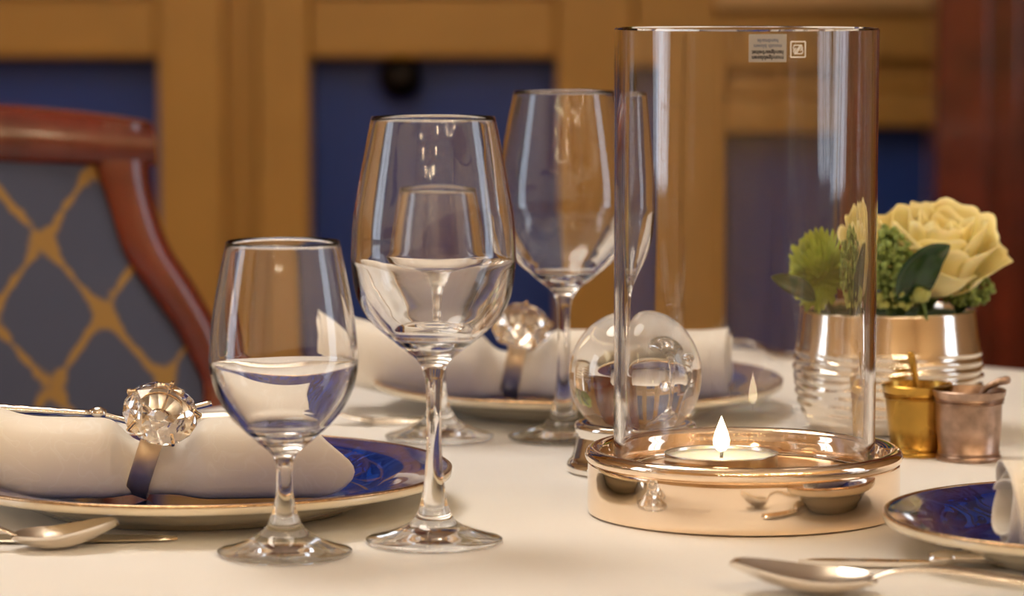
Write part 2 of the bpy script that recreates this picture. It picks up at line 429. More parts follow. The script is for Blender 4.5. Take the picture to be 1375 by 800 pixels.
for q in range(len(loops) - 1):
    for i in range(n):
        j = (i + 1) % n; A = 1 + q * n; B = A + n
        Fc.append((A + i, A + j, B + j, B + i))
cloth = mesh_obj('tablecloth', V, Fc, M['cloth'], None, True, (tc_.x, tc_.y, TZ)); cloth.rotation_euler.z = ang
sm = cloth.modifiers.new('thickness', 'SOLIDIFY'); sm.thickness = 0.0015; sm.offset = -1
tag(cloth, 'white linen tablecloth spread over the square table', 'tablecloth')
TOP = TZ + 0.0006

# ------------------------------------------------------------------ stemware
def glass_prof(outer, tw, thick_bottom, fill):
    pass
def make_glass(name, loc, outer, bowl_h, wall, rim_r, label, group, fill=None, wedge=.13):
    """outer: (r,h) from foot edge to rim; bowl_h: height of the inside bottom"""
    t = tag(empty(name, loc), label, 'glass', group)
    sp = [Vector((0, 0.0015))] + [Vector((outer[0][0] * .5, 0.0008)), Vector((outer[0][0] * .97, 0))]
    up = spline(outer, 8)
    top = up[-1]
    # inner profile follows the outer one at the wall thickness
    inner = []; z_eq = max(up[len(up) // 2:], key=lambda p: p[0])[1] - .002
    for p in up:
        if p[1] > bowl_h + 0.004:
            th = wall + wedge * max(0, z_eq - p[1])
            if p[0] - th > 0.002: inner.append(Vector((p[0] - th, p[1])))
    inner = [q for q in inner if q[1] < top[1] - 0.0004]
    bot = [Vector((0, bowl_h))]
    r0, z0 = inner[0]
    for k in range(1, 5):
        a = k / 5 * PI / 2; bot.append(Vector((r0 * math.sin(a), z0 - (z0 - bowl_h) * math.cos(a))))
    lip = [Vector((top[0] - wall * .3, top[1] + wall * .45)), Vector((top[0] - wall * .7, top[1] + wall * .4))]
    prof = sp + up + lip + inner[::-1] + bot[::-1]
    part('glass_body', lathe([(p[0], p[1]) for p in prof], 128), M['glass'], t)
    if fill:
        ins = [p for p in bot + inner if p[1] < fill]
        q = [(max(0, p[0] - .00012), p[1] + .0001) for p in ins]; q[0] = (0, q[0][1])
        q += [(q[-1][0] + .0001, fill), (0, fill)]
        part('water', lathe(q, 96), M['water'], t, 50)
    return t
WINE = [(.0360, .0012), (.0356, .0022), (.030, .0038), (.020, .0070), (.0125, .0108), (.0086, .0165), (.0060, .027), (.0044, .045), (.0039, .066), (.0043, .082), (.0056, .0905), (.0092, .0970), (.0190, .1048), (.0320, .1160), (.0400, .1290), (.0430, .1450), (.0432, .1570), (.0422, .172), (.0392, .190), (.0352, .2110), (.0324, .2243)]
WATER = [(.0348, .0012), (.0344, .0022), (.028, .0040), (.018, .0080), (.0115, .0125), (.0075, .0190), (.0048, .0300), (.0042, .0390), (.0046, .0470), (.0072, .0530), (.0145, .0592), (.0265, .0705), (.0345, .0830), (.0382, .0970), (.0380, .1090), (.0362, .1260), (.0328, .1450), (.0292, .1620)]
def on_table(px, py): 
    p = gp(px, py); return Vector((p.x, p.y, TOP))
FILL = False
make_glass('wine_glass', on_table(583, 729), WINE, .1065, .0010, .0324, 'tall empty wine glass standing nearest, right of the short water glass', 'tall wine glasses', .1345 if FILL else None)
make_glass('wine_glass', on_table(757, 590), WINE, .1065, .0010, .0324, 'tall wine glass further back, partly behind the hurricane glass', 'tall wine glasses', None)
make_glass('water_glass', on_table(382.5, 745), WATER, .0640, .0011, .0292, 'short empty water glass standing in front of the left plate', 'short water glasses', .0985 if FILL else None)
make_glass('water_glass', on_table(590, 589), WATER, .0640, .0011, .0292, 'short water glass behind the nearest tall wine glass', 'short water glasses', .0985 if FILL else None)

# ------------------------------------------------------------------ hurricane candle holder
hc = gp(998, 688); HR = 0.0872; HH = 0.0368
hold = tag(empty('candle_holder_base', (hc.x, hc.y, TOP)), 'round rose silver base ring under the glass cylinder', 'candle holder')
prof = [(0, .001), (HR - .004, .0), (HR - .0006, .0008), (HR, .003), (HR, .004), (HR - .0002, HH - .011), (HR - .0004, HH - .0088)]
for k in range(0, 15):      # rolled rim
    a = -PI * .35 + k / 14 * PI * 1.35
    prof.append((HR - .0032 + .0046 * math.cos(a), HH - .0044 + .0044 * math.sin(a)))
prof += [(HR - .0085, HH - .006), (HR - .0095, HH - .0085), (HR - .0095, HH - .0152), (0, HH - .0154)]
part('base_ring', lathe(prof, 160), M['holder'], hold, 35)
part('tray_floor', lathe([(0, HH - .0150), (HR - .0097, HH - .0150), (HR - .0100, HH - .0144), (0, HH - .0144)], 96), M['trayfloor'], hold, 35)
FLOOR = HH - .0144
CRo = 0.0728; CT = 0.0036
lo = Vector((hc.x, hc.y, TOP + FLOOR + .0002))
# height so that the rim reaches pixel row 37
d = ray(998, 37); topz = CAM.z + d.z * (hc.y / d.y); CHT = topz - lo.z
cyl = tag(empty('hurricane_glass', lo), 'tall clear glass cylinder standing on the silver base', 'hurricane glass')
prof = [(CRo - CT, .001), (CRo - CT + .001, 0), (CRo - .001, 0), (CRo, .001), (CRo, .06), (CRo, .12), (CRo, .18), (CRo + .0003, CHT - .001), (CRo - .0007, CHT), (CRo - CT + .0007, CHT), (CRo - CT, CHT - .001), (CRo - CT, .18), (CRo - CT, .12), (CRo - CT, .06)]
wobf = lambda a, z, r: 0.00022 * math.sin(3 * a + 11 * z) + 0.00016 * math.sin(7 * a + 1 + 23 * z)
part('glass_cylinder', lathe(prof, 192, True, None, wobf), M['glass'], cyl, 30)

def text_mesh(body, size, bold=0.0):
    cu = bpy.data.curves.new('t', 'FONT'); cu.body = body; cu.size = size; cu.align_x = 'CENTER'; cu.align_y = 'CENTER'; cu.offset = bold; cu.resolution_u = 3
    ob = bpy.data.objects.new('t', cu); COL.objects.link(ob); bpy.context.view_layer.update()
    me = bpy.data.meshes.new_from_object(ob.evaluated_get(bpy.context.evaluated_depsgraph_get()))
    V = [v.co.copy() for v in me.vertices]; Fc = [tuple(p.vertices) for p in me.polygons]
    bpy.data.objects.remove(ob); bpy.data.curves.remove(cu); bpy.data.meshes.remove(me)
    return V, Fc
def wrap(V, px, z, R, flip=True, th=None):
    """flat xy -> outside of the cylinder, centred at frame column px; flip turns the print upside down"""
    a0 = math.asin(((px - 687.5) / F * (hc.y - CRo) - hc.x) / CRo)
    out = []
    for v in V:
        x, y = (-v.x, -v.y) if flip else (v.x, v.y)
        a = a0 + x / CRo; r = R + v.z
        out.append(Vector((r * math.sin(a), -r * math.cos(a), z + y)))
    return out
def grid(wd, ht, nx=16, ny=6, rc=0.0008, th=0.00012):
    V, Fc = [], []
    for s in (0, 1):
        for j in range(ny + 1):
            for i in range(nx + 1): V.append(Vector(((i / nx - .5) * wd, (j / ny - .5) * ht, s * th)))
    m_ = (nx + 1) * (ny + 1)
    for j in range(ny):
        for i in range(nx):
            a = j * (nx + 1) + i; Fc.append((a, a + 1, a + nx + 2, a + nx + 1)); Fc.append((a + m_, a + m_ + nx + 1, a + m_ + nx + 2, a + m_ + 1))
    edge = [i for i in range(nx + 1)] + [j * (nx + 1) + nx for j in range(1, ny + 1)] + [ny * (nx + 1) + i for i in range(nx - 1, -1, -1)] + [j * (nx + 1) for j in range(ny - 1, 0, -1)]
    for a, b2 in zip(edge, edge[1:] + edge[:1]): Fc.append((a, b2, b2 + m_, a + m_))
    return V, Fc
def zpx(py, px=998):      # height on the front of the cylinder seen at this pixel row
    y = hc.y - CRo; d = ray(px, py); return CAM.z + d.z * (y / d.y) - lo.z
pxm = hc.y / F
st = None
V, Fc = grid(49 * pxm, 36 * pxm); st = part('sticker', (wrap(V, 1030, zpx(64.5), CRo + .0005), Fc), M['sticker'], cyl, smooth=False); st['label'] = 'grey sticker with four printed lines upside down'
for line, py, sz, mk, bo in (('mundgeblasen', 77.5, 7.6, 'ink', .00004), ('handgearbeitet', 70.3, 7.6, 'ink', .00004), ('mouth blown', 61.8, 7.0, 'ink_blue', 0), ('handmade', 54.6, 7.0, 'ink_blue', 0)):
    V, Fc = text_mesh(line, sz * pxm, bo + .00006)
    wv_ = (41 if 'hand' in line and 'ge' in line or 'mund' in line else (36 if 'mouth' in line else 27)) * pxm
    mxw = max(v.x for v in V) - min(v.x for v in V); k = wv_ / mxw
    V = [Vector((v.x * k, v.y, 0.00022)) for v in V]
    part('lettering', (wrap(V, 1030, zpx(py), CRo + .0005), Fc), M[mk], st, smooth=False)
# square emblem with a curled letter
S = 20 * pxm; V, Fc = [], []
def addvf(vf):
    k = len(V); V.extend(vf[0]); Fc.extend([tuple(q + k for q in f) for f in vf[1]])
def bar(x0, y0, x1, y1, t):
    d_ = Vector((x1 - x0, y1 - y0, 0)); n_ = Vector((-d_.y, d_.x, 0)).normalized() * t / 2
    a, b2 = Vector((x0, y0, 0)), Vector((x1, y1, 0)); h_ = Vector((0, 0, .0001))
    P = [a - n_, a + n_, b2 + n_, b2 - n_]; addvf((P + [p + h_ for p in P], [(0, 1, 2, 3), (4, 7, 6, 5), (0, 4, 5, 1), (1, 5, 6, 2), (2, 6, 7, 3), (3, 7, 4, 0)]))
q = S / 2; t_ = S * .085
for a in ((-q, -q, q, -q), (q, -q, q, q), (q, q, -q, q), (-q, q, -q, -q)): bar(*a, t_)
for off in (-.06, .06): bar(S * (-.20 + off), -S * .26, S * (.20 + off), S * .26, t_ * .8)
bar(-S * .30, S * .27, S * .28, S * .27, t_ * .9); bar(-S * .28, -S * .27, S * .30, -S * .27, t_ * .9)
def curl(cx_, cy_, r_, a0, a1, k=10):
    pts = [(cx_ + r_ * math.cos(a0 + (a1 - a0) * i / k), cy_ + r_ * math.sin(a0 + (a1 - a0) * i / k)) for i in range(k + 1)]
    for a, b2 in zip(pts, pts[1:]): bar(*a, *b2, t_ * .8)
curl(-S * .24, S * .12, S * .10, PI * .5, PI * 2); curl(S * .24, -S * .12, S * .10, -PI * .5, PI)
curl(-S * .26, -S * .10, S * .06, 0, PI * 1.5, 6); curl(S * .26, S * .10, S * .06, PI, PI * 2.5, 6)
em = part('emblem', (wrap(V, 1071, zpx(66.5), CRo + .0005), Fc), M['white_print'], cyl, smooth=False); em['label'] = 'white square emblem with a curled letter'

# tealight
tp = Vector((hc.x - .0145, hc.y - .034, 0))
tl = tag(empty('tealight', (tp.x, tp.y, TOP + FLOOR + .0002)), 'large lit tealight inside the glass cylinder', 'candle')
TR = 0.0305
part('tin_cup', lathe([(0, 0), (TR - .0015, 0), (TR, .0015), (TR, .0150), (TR + .0005, .0156), (TR - .0002, .0158), (TR - .0006, .0150), (TR - .0006, .002), (0, .002)], 96), M['alu'], tl)
part('wax', lathe([(0, .0022), (TR - .0008, .0022), (TR - .0008, .0138), (TR - .004, .0130), (.004, .0126), (0, .0128)], 96), M['wax'], tl)
part('wick', tube([(0, 0, .012), (.0003, 0, .016), (.0010, 0, .0185)], .0009, 8), M['wick'], tl)
V, Fc = lathe([(0, .0160), (.0026, .0172), (.0043, .0200), (.0046, .0225), (.0035, .0270), (.0018, .0315), (0, .0360)], 24)
part('flame', (V, Fc), M['flame'], tl)

# ------------------------------------------------------------------ crystal ball on a silver foot
bc = gp(850, 634); BR = 0.0392
ball = tag(empty('crystal_ball', (bc.x, bc.y, TOP)), 'clear crystal ball on a flared silver foot behind the candle base', 'crystal ball')
d = ray(850, 503); bz = CAM.z + d.z * (bc.y / d.y) - TOP
fz = bz - BR * .80
prof = [(0, .001), (.0385, 0), (.0402, .002), (.0404, .005), (.0385, .0075), (.0372, .0085), (.0365, .011), (.0352, .016), (.0340, fz - .006), (.0335, fz - .004), (.0352, fz - .0025), (.0357, fz), (.0350, fz + .0022), (.0325, fz + .0030), (.0290, fz + .001), (0, fz - .009)]
part('foot', lathe(prof, 128), M['silver'], ball)
prof = []
for k in range(0, 65):
    a = PI * k / 64; prof.append((BR * math.sin(a), bz - BR * math.cos(a)))
prof = [p for p in prof if p[1] > fz + .0012]; prof = [(0, prof[0][1])] + prof; prof[-1] = (0, prof[-1][1])
part('glass_ball', lathe(prof, 128), M['crystal'], ball)

# ------------------------------------------------------------------ plates
PR = 0.1445
def make_plate(center, label, PR=PR):
    t = tag(empty('charger_plate', (center.x, center.y, TOP)), label, 'plate', 'blue charger plates')
    k_ = PR / .1445
    under = [(0, .0020), (.082 * k_, .0018), (.084 * k_, 0), (.0885 * k_, 0), (.091 * k_, .0030), (.100 * k_, .0045), (.108 * k_, .0085), (.120 * k_, .0132), (.136 * k_, .0160), (PR - .0016, .0166), (PR - .0002, .0176), (PR, .0190), (PR - .0002, .0208)]
    top = [(PR - .0018, .0218), (PR - .0035, .0215), (.128 * k_, .0200), (.114 * k_, .0172), (.106 * k_, .0120), (.1005 * k_, .0078), (.095 * k_, .0063), (.084 * k_, .0059), (.05, .0058), (0, .0058)]
    part('plate_body', lathe(under + [(PR - .0016, .0212)] + [(r, z - .0005) for r, z in top[1:]], 160), M['white_china'], t)
    part('glazed_top', lathe([(r, z) for r, z in top], 160), M['cobalt'], t)
    V, Fc = [], []
    part('gilt_edge', lathe([(PR - .0002, .0205), (PR + .0001, .0215), (PR - .0008, .0222), (PR - .0024, .0221), (PR - .0028, .0214)], 160, True), M['gold_line'], t)
    return t
RIMH = .0213
c = gp(607, 629, RIMH); pl = Vector((c.x - PR, c.y, TOP)); make_plate(pl, 'blue charger plate on the left carrying a rolled napkin')
c = gp(1060, 508, RIMH); pb = Vector((c.x - PR, c.y, TOP)); make_plate(pb, 'blue charger plate at the back behind the glasses')
c = gp(1187, 692, RIMH); pr = Vector((c.x + .118, c.y, TOP)); make_plate(pr, 'smaller blue plate at the right edge, cut off by the frame', .118)

# ------------------------------------------------------------------ napkins
def make_napkin(loc, rotz, L, hw, hh, pinch, label, tip=0.0, turns=2.6, seed=0, fl=0.0, pc=0.0, ride=0):
    """rolled cloth along local X; hw, hh half width and half height; pinch: x of the ring"""
    rnd = random.Random(seed); ph = [rnd.uniform(0, 6) for _ in range(8)]
    nx, na = 90, int(turns * 40); V, Fc = [], []
    for i in range(nx + 1):
        s = i / nx
        for k in range(na + 1):
            q = k / na; a = -PI * .62 - (1 - q) * turns * 2 * PI       # outermost layer ends low on the viewer's side
            rad = 0.50 + 0.50 * q
            ext = tip * max(0, math.cos((a + PI * .93))) ** 3 * (q ** 2)
            x = -L / 2 + s * L + (ext * s ** 4) + 0.003 * math.sin(a * 1.3 + ph[0]) * (s - .5) * 2
            pz = 1 - 0.36 * math.exp(-((x - pinch) / .021) ** 4) if pinch is not None else 1
            fl_ = 1 + fl * max(0, (s - .6)) ** 1.5
            wr = 1 + 0.012 * math.sin(x * 60 + a * 2 + ph[1]) + 0.010 * math.sin(x * 33 - a * 3 + ph[2])
            cy_, sz_ = math.cos(a), math.sin(a)
            sq = 1.0 / max(abs(cy_), abs(sz_)) ** 0.22                  # a little boxy, as pressed cloth is
            y = hw * rad * cy_ * sq * pz * wr * (1 + (fl_ - 1) * .4)
            z = hh * (.28 + .72 * pz) + hh * rad * sz_ * sq * pz * wr
            z += 2.2 * max(0, abs(x - pc) - .085) ** 2 * ride        # the ends ride up on the plate's rim
            V.append(Vector((x, y, z)))
    for i in range(nx):
        for k in range(na):
            A = i * (na + 1) + k; Fc.append((A, A + 1, A + na + 2, A + na + 1))
    mn = min(v.z for v in V); V = [v - Vector((0, 0, mn)) for v in V]
    o = mesh_obj('napkin', V, Fc, M['napkin'], None, True, loc)
    sm = o.modifiers.new('thickness', 'SOLIDIFY'); sm.thickness = 0.0011; sm.offset = -1
    o.rotation_euler.z = rotz
    return tag(o, label, 'napkin', 'rolled napkins')
NZ = .0066
NL = Vector((pl.x, pl.y, TOP + NZ))
make_napkin(NL + Vector((-.028, -.018, .0012)), -.02, .188, .0268, .0238, .008, 'cream damask napkin rolled on the left plate, ring around its middle', tip=.032, seed=3, pc=.028, ride=4)
make_napkin(Vector((pb.x - .036, pb.y, TOP + NZ)), .02, .272, .0275, .0255, at(692, 500, pb.y).x - pb.x + .036, 'cream napkin rolled on the plate at the back', tip=.0, seed=9, pc=.030, ride=1)
make_napkin(Vector((at(1346, 690, pr.y - .015).x + .118, pr.y - .015, TOP + NZ)), .12, .24, .030, .025, None, 'cream rolled napkin end at the right edge of the picture', tip=.0, seed=14, pc=-.06, ride=1.5)

# ------------------------------------------------------------------ napkin rings with a big cut stone
def brilliant(r):
    P = [(0, 0, -.64 * r)]
    for k in range(8):
        a = 2 * PI * k / 8; b2 = a + PI / 8
        P += [(.58 * r * math.cos(a), .58 * r * math.sin(a), .34 * r), (.83 * r * math.cos(b2), .83 * r * math.sin(b2), .21 * r), (.52 * r * math.cos(b2), .52 * r * math.sin(b2), -.36 * r)]
    for k in range(16):
        a = 2 * PI * k / 16; P += [(r * math.cos(a), r * math.sin(a), .03 * r), (r * math.cos(a), r * math.sin(a), -.03 * r)]
    bm = bmesh.new()
    for p in P: bm.verts.new(p)
    bmesh.ops.convex_hull(bm, input=bm.verts); bmesh.ops.dissolve_limit(bm, angle_limit=.02, verts=bm.verts, edges=bm.edges)
    bm.verts.index_update(); V = [v.co.copy() for v in bm.verts]; Fc = [tuple(v.index for v in f.verts) for f in bm.faces]; bm.free()
    return V, Fc
def make_ring(center, Rm, stoneR, lift, label, bandw=.0125):
    """center: middle of the band; Rm: rotation; ring axis local X, stone along local +Z"""
    RI = .0226; RO = RI + .0024
    base = Vector((center.x, center.y, center.z - RO))
    t = tag(empty('napkin_ring', base), label, 'napkin ring', 'jewel napkin rings')
    T = Matrix.Translation(center - base) @ Rm.to_4x4()
    def put(name, VF, mat, sharp=None, smooth=True): return part(name, ([T @ v for v in VF[0]], VF[1]), mat, t, sharp, smooth)
    X = Matrix.Rotation(PI / 2, 4, 'Y')
    h = bandw / 2
    put('band', lathe([(RO - .0004, -h), (RO, -h + .0006), (RO, h - .0006), (RO - .0004, h), (RI + .0003, h), (RI, h - .0005), (RI, -h + .0005), (RI + .0003, -h)], 96, True, X), M['steel'], 40)
    Z = lambda z: Matrix.Translation((0, 0, z))
    put('collar', lathe([(.0060, RO - .0012), (.0062, RO + .0006), (.0050, RO + .0018), (.0052, RO + .0024), (.003, RO + .0030), (0, RO + .0030)], 32), M['silver'])
    sc_ = RO + lift + .64 * stoneR
    V, Fc = brilliant(stoneR); put('stone', ([v + Vector((0, 0, sc_)) for v in V], Fc), M['crystal'], None, False)
    rb = stoneR * .62; zb = sc_ - stoneR * .34
    C = [(math.cos(2 * PI * k / 40), math.sin(2 * PI * k / 40)) for k in range(41)]
    put('setting_wire', tube([(rb * 1.06 * c_, rb * 1.06 * s_, zb) for c_, s_ in C], .0009, 8), M['goldwire'])
    for k in range(5):
        a = 2 * PI * k / 5 + .3; d_ = Vector((math.cos(a), math.sin(a), 0))
        put('prong', tube(spline([d_ * .004 + Vector((0, 0, RO + .0022)), d_ * rb * 1.10 + Vector((0, 0, zb)), d_ * stoneR * 1.045 + Vector((0, 0, sc_)), d_ * stoneR * .96 + Vector((0, 0, sc_ + stoneR * .12)), d_ * stoneR * .84 + Vector((0, 0, sc_ + stoneR * .235))], 6), .0010, 8), M['goldwire'])
    return t
def axes(zdir, xhint):
    z = Vector(zdir).normalized(); x = Vector(xhint); x = (x - z * x.dot(z)).normalized(); y = z.cross(x)
    return Matrix((x, y, z)).transposed()
rc = Vector((at(203, 618, pl.y - .014).x, pl.y - .018, TOP + NZ + .0252))
make_ring(rc, axes((.22, -.70, .66), (.90, -.10, -.20)), .0210, .0012, 'steel napkin ring with large clear cut stone on the left napkin')
rc2 = Vector((at(692, 500, pb.y).x, pb.y, TOP + NZ + .0252))
make_ring(rc2, axes((.10, -.66, .72), (.94, -.12, -.1)), .0205, .0005, 'steel napkin ring with cut stone on the back napkin')

# ------------------------------------------------------------------ cutlery
def handle(path, w0, w1, th):
    return tube(path, lambda t: w0 + (w1 - w0) * t, 12, th)
def make_spoon(loc, rz, L, bw, label, cat='spoon', roll=0.0, bowl_l=.062):
    """bowl towards local +X, lying bowl up"""
    t = tag(empty('spoon', loc), label, cat)
    t.rotation_euler = (roll, 0, rz)
    V, Fc = [], []; nu, nv = 28, 16
    for s in (0, 1):
        for i in range(nu + 1):
            u = i / nu; x = -bowl_l / 2 + bowl_l * u
            wd = bw * math.sin(PI * min(1, max(0, u)) ** .85) ** .62 + .0025 * (1 - u) ** 3
            rise = .0030 + .0125 * (abs(u - .38) / .62) ** 1.8
            for k in range(nv + 1):
                v = k / nv * 2 - 1
                z = rise + .0085 * (v * v) * math.sin(PI * u) ** .5 - .0030 + s * .0011
                V.append(Vector((x, v * wd, z)))
    m_ = (nu + 1) * (nv + 1)
    for i in range(nu):
        for k in range(nv):
            A = i * (nv + 1) + k; Fc.append((A, A + nv + 1, A + nv + 2, A + 1)); B = A + m_; Fc.append((B, B + 1, B + nv + 2, B + nv + 1))
    for i in range(nu):
        for k in (0, nv):
            A = i * (nv + 1) + k; Fc.append((A, A + nv + 1, A + nv + 1 + m_, A + m_))
    for k in range(nv):
        for i in (0, nu):
            A = i * (nv + 1) + k; Fc.append((A, A + 1, A + 1 + m_, A + m_))
    part('spoon_bowl', (V, Fc), M['cutlery'], t, 60)
    x0 = -bowl_l / 2 + .003
    part('handle', tube(spline([(x0, 0, .0075), (x0 - .012, 0, .0115), (x0 - .035, 0, .0125), (x0 - .08, 0, .007), (x0 - L, 0, .0035)], 8), lambda q: .0026 + .0055 * q ** 1.5, 12, .42), M['cutlery'], t)
    return t
def make_knife(loc, rz, blade, hl, label):
    t = tag(empty('table_knife', loc), label, 'knife'); t.rotation_euler.z = rz
    V, Fc = [], []
    st_ = [(0, .006), (.3, .009), (.7, .0095), (.9, .007), (1, .001)]
    P = spline([(a * blade, b2, 0) for a, b2 in st_], 6)
    for p in P: V += [Vector((p.x, -p.y, .0012)), Vector((p.x, p.y * .6, .0004)), Vector((p.x, p.y * .6, .0028)), Vector((p.x, -p.y * .9, .0020))]
    for i in range(len(P) - 1):
        for k in range(4): Fc.append((i * 4 + k, i * 4 + (k + 1) % 4, i * 4 + 4 + (k + 1) % 4, i * 4 + 4 + k))
    Fc += [(0, 1, 2, 3), tuple(len(V) - 4 + k for k in range(4))]
    part('blade', (V, Fc), M['cutlery'], t, 30)
    part('bolster', tube([(.004, 0, .0035), (-.004, 0, .0045), (-.010, 0, .005)], lambda q: .0045 + .001 * math.sin(q * PI), 12, .8), M['cutlery'], t)
    part('handle', tube(spline([(-.008, 0, .005), (-.03, 0, .0055), (-hl * .6, 0, .006), (-hl, 0, .0065)], 8), lambda q: .0052 + .0035 * q, 14, .6), M['cutlery'], t)
    return t
def make_fork(loc, rz, L, label, group=None):
    t = tag(empty('table_fork', loc), label, 'fork', group); t.rotation_euler.z = rz
    part('handle', tube(spline([(-.01, 0, .008), (-.03, 0, .010), (-.08, 0, .006), (-L, 0, .0035)], 8), lambda q: .0026 + .0055 * q ** 1.5, 12, .42), M['cutlery'], t)
    V, Fc = [], []
    part('fork_root', tube(spline([(-.014, 0, .009), (0, 0, .005), (.016, 0, .0022)], 6), lambda q: .003 + .008 * min(1, q * 1.3), 12, .16), M['cutlery'], t)
    for k in range(4):
        y = (k - 1.5) * .0056
        part('tine', tube(spline([(.013, y, .0022), (.03, y, .0016), (.048, y, .003), (.062, y, .0075)], 5), lambda q: .0018 - .0009 * q, 8, .7), M['cutlery'], t)
    return t
sp = gp(88, 738); make_spoon(Vector((sp.x, sp.y, TOP)), .10, .13, .0185, 'silver spoon lying bowl up in front of the left plate', bowl_l=.056)
kn = gp(238, 729); 
kl = Vector((kn.x - .195, kn.y + .004, TOP)); make_knife(kl, -.01, .195, .09, 'table knife lying behind the spoon, tip towards the water glass')
# dessert cutlery resting along the top of the left napkin
def make_rest_spoon():
    a = at(-70, 545, pl.y + .022); b2 = at(133, 555, pl.y + .022); e_ = at(186, 566, pl.y + .02)
    t = tag(empty('dessert_fork', (b2.x, b2.y, b2.z - .004)), 'dark silver ornate handle lying along the top of left napkin', 'fork')
    L = lambda v: v - Vector(t.location)
    part('handle', tube(spline([L(a), L(a.lerp(b2, .5)) , L(b2) + Vector((-.004, 0, .0))], 8), lambda q: .0062 - .0030 * q + .0005 * math.sin(q * 40), 12, .6), M['cutlery'], t)
    part('bead', tube([L(b2) + Vector((-.005, 0, 0)), L(b2) + Vector((-.002, 0, 0)), L(b2) + Vector((.001, 0, 0)), L(b2) + Vector((.004, 0, -.0004))], lambda q: .0026 + .0016 * math.sin(q * PI), 12), M['cutlery'], t)
    g_ = at(284, 541, pl.y + .03)
    part('neck', tube(spline([L(b2), L(b2.lerp(e_, .5)) + Vector((0, 0, -.0008)), L(e_), L(e_.lerp(g_, .5)), L(g_)], 8), lambda q: .0018, 10), M['cutlery'], t)
    return t
make_rest_spoon()
s2 = gp(1078, 797); make_spoon(Vector((s2.x, s2.y, TOP)), PI - .13, .15, .023, 'out of focus silver spoon in the right foreground', bowl_l=.072)
k2 = gp(1094, 752); make_knife(Vector((gp(1258, 762).x, gp(1258, 762).y, TOP)), PI - .10, .070, .10, 'small knife beside the blurred spoon in the right foreground')
f2 = gp(470, 570); make_fork(Vector((f2.x, f2.y, TOP)), .0, .12, 'fork lying left of the plate at the back')
f3 = gp(1040, 479); make_fork(Vector((f3.x, f3.y, TOP)), -.75, .13, 'fork near the far table edge behind the hurricane glass')

# ------------------------------------------------------------------ vase and flowers
vc = gp(1197, 577); VR = .0595
vase = tag(empty('flower_vase', (vc.x, vc.y, TOP)), 'squat silver vase with ribbed lower half holding the flowers', 'vase')
prof = spline([(.040, .0), (.046, .004), (.0555, .018), (.0595, .036), (.0590, .050), (.0565, .066), (.0548, .080)], 14)
pr_ = []
for p in prof:
    z = p[1]; am = .0007 * max(0, min(1, (.056 - z) / .006)) * max(0, min(1, (z - .004) / .004))
    pr_.append((p[0] + am * math.sin(z * 2 * PI / .0058), z))
wobv = lambda a, z, r: .0005 * math.sin(a * 5 + z * 900) * (1 if .006 < z < .054 and r > .05 else 0)
prof2 = [(0, .001)] + [(.039, .0)] + pr_ + [(.0535, .0808), (.0528, .079)] + [(p[0] - .003, p[1]) for p in pr_[::-3] if .006 < p[1] < .078] + [(0, .004)]
part('vase_body', lathe(prof2, 128, False, None, wobv), M['vase'], vase)
part('floral_foam', lathe([(0, .060), (.052, .060), (.0515, .072), (0, .076)], 48), M['foam'], vase)
VT = TOP + .080
FY = vc.y

def flower_pt(px, py, dy): return at(px, py, FY + dy)
def make_rose(c, axis, R, H):
    t = tag(empty('rose', c), 'open cream yellow rose in the silver vase', 'rose')
    Rm = axes(axis, (1, 0, 0)).to_4x4()
    rnd = random.Random(5)
    k = 0
    layers = [(3, .30, .78, .0, 1.25), (4, .45, .86, .0, 1.0), (5, .62, .92, .02, .85), (5, .80, .92, .10, .78), (6, .98, .82, .26, .66), (6, 1.10, .62, .42, .60)]
    for li, (n_, rr, hh_, curl_, w0) in enumerate(layers):
        for j in range(n_):
            ph = 2 * PI * j / n_ + li * 1.17 + rnd.uniform(-.15, .15); V, Fc = [], []
            nu, nv = 12, 14; jr = rnd.uniform(.93, 1.07); jh = rnd.uniform(.93, 1.06); p1, p2 = rnd.uniform(0, 6), rnd.uniform(0, 6)
            for b_ in range(nv + 1):
                v = b_ / nv
                for a_ in range(nu + 1):
                    u = a_ / nu * 2 - 1
                    edge = (1 - .20 * abs(u) ** 2.6 * v)                                  # rounded top corners
                    vv = v * edge
                    wd = w0 * (0.35 + .65 * math.sin(min(1, v * 1.25) * PI / 2))
                    r_ = R * rr * jr * (0.12 + .88 * math.sin(min(1, vv ** .75) * PI / 2))
                    z_ = H * hh_ * jh * (vv ** 1.25)
                    cu = curl_ * max(0, vv - .62) ** 1.6 * 3.2
                    r_ += R * cu * (1 + .25 * math.sin(u * 4 + p1)); z_ -= H * cu * .30
                    ruf = .035 * v ** 3 * math.sin(u * 5.5 + p2)
                    r_ += R * ruf; z_ += H * ruf * .8 + H * .03 * u * u * v
                    r_ += R * .07 * u * u * v * (1 if curl_ > .05 else -1)
                    A = ph + u * wd
                    V.append(Rm @ Vector((r_ * math.cos(A), r_ * math.sin(A), z_)))
            for b_ in range(nv):
                for a_ in range(nu):
                    q = b_ * (nu + 1) + a_; Fc.append((q, q + 1, q + nu + 2, q + nu + 1))
            o = part('petal', (V, Fc), M['rose'], t)
            sm = o.modifiers.new('thickness', 'SOLIDIFY'); sm.thickness = .0006
    part('calyx', ([Rm @ v for v in lathe([(0, -.012), (.005, -.011), (R * .22, -.004), (R * .24, .004), (0, .004)], 24)[0]], lathe([(0, -.012), (.005, -.011), (R * .22, -.004), (R * .24, .004), (0, .004)], 24)[1]), M['stem'], t)
    foot = Vector((vc.x + .010, vc.y, TOP + .066)) - c
    part('stem', tube(spline([Rm @ Vector((0, 0, -.006)), (Rm @ Vector((0, 0, -.02))) * .6 + foot * .4, foot], 6), .0028, 10), M['stem'], t)
rc_ = flower_pt(1246, 392, -.012)
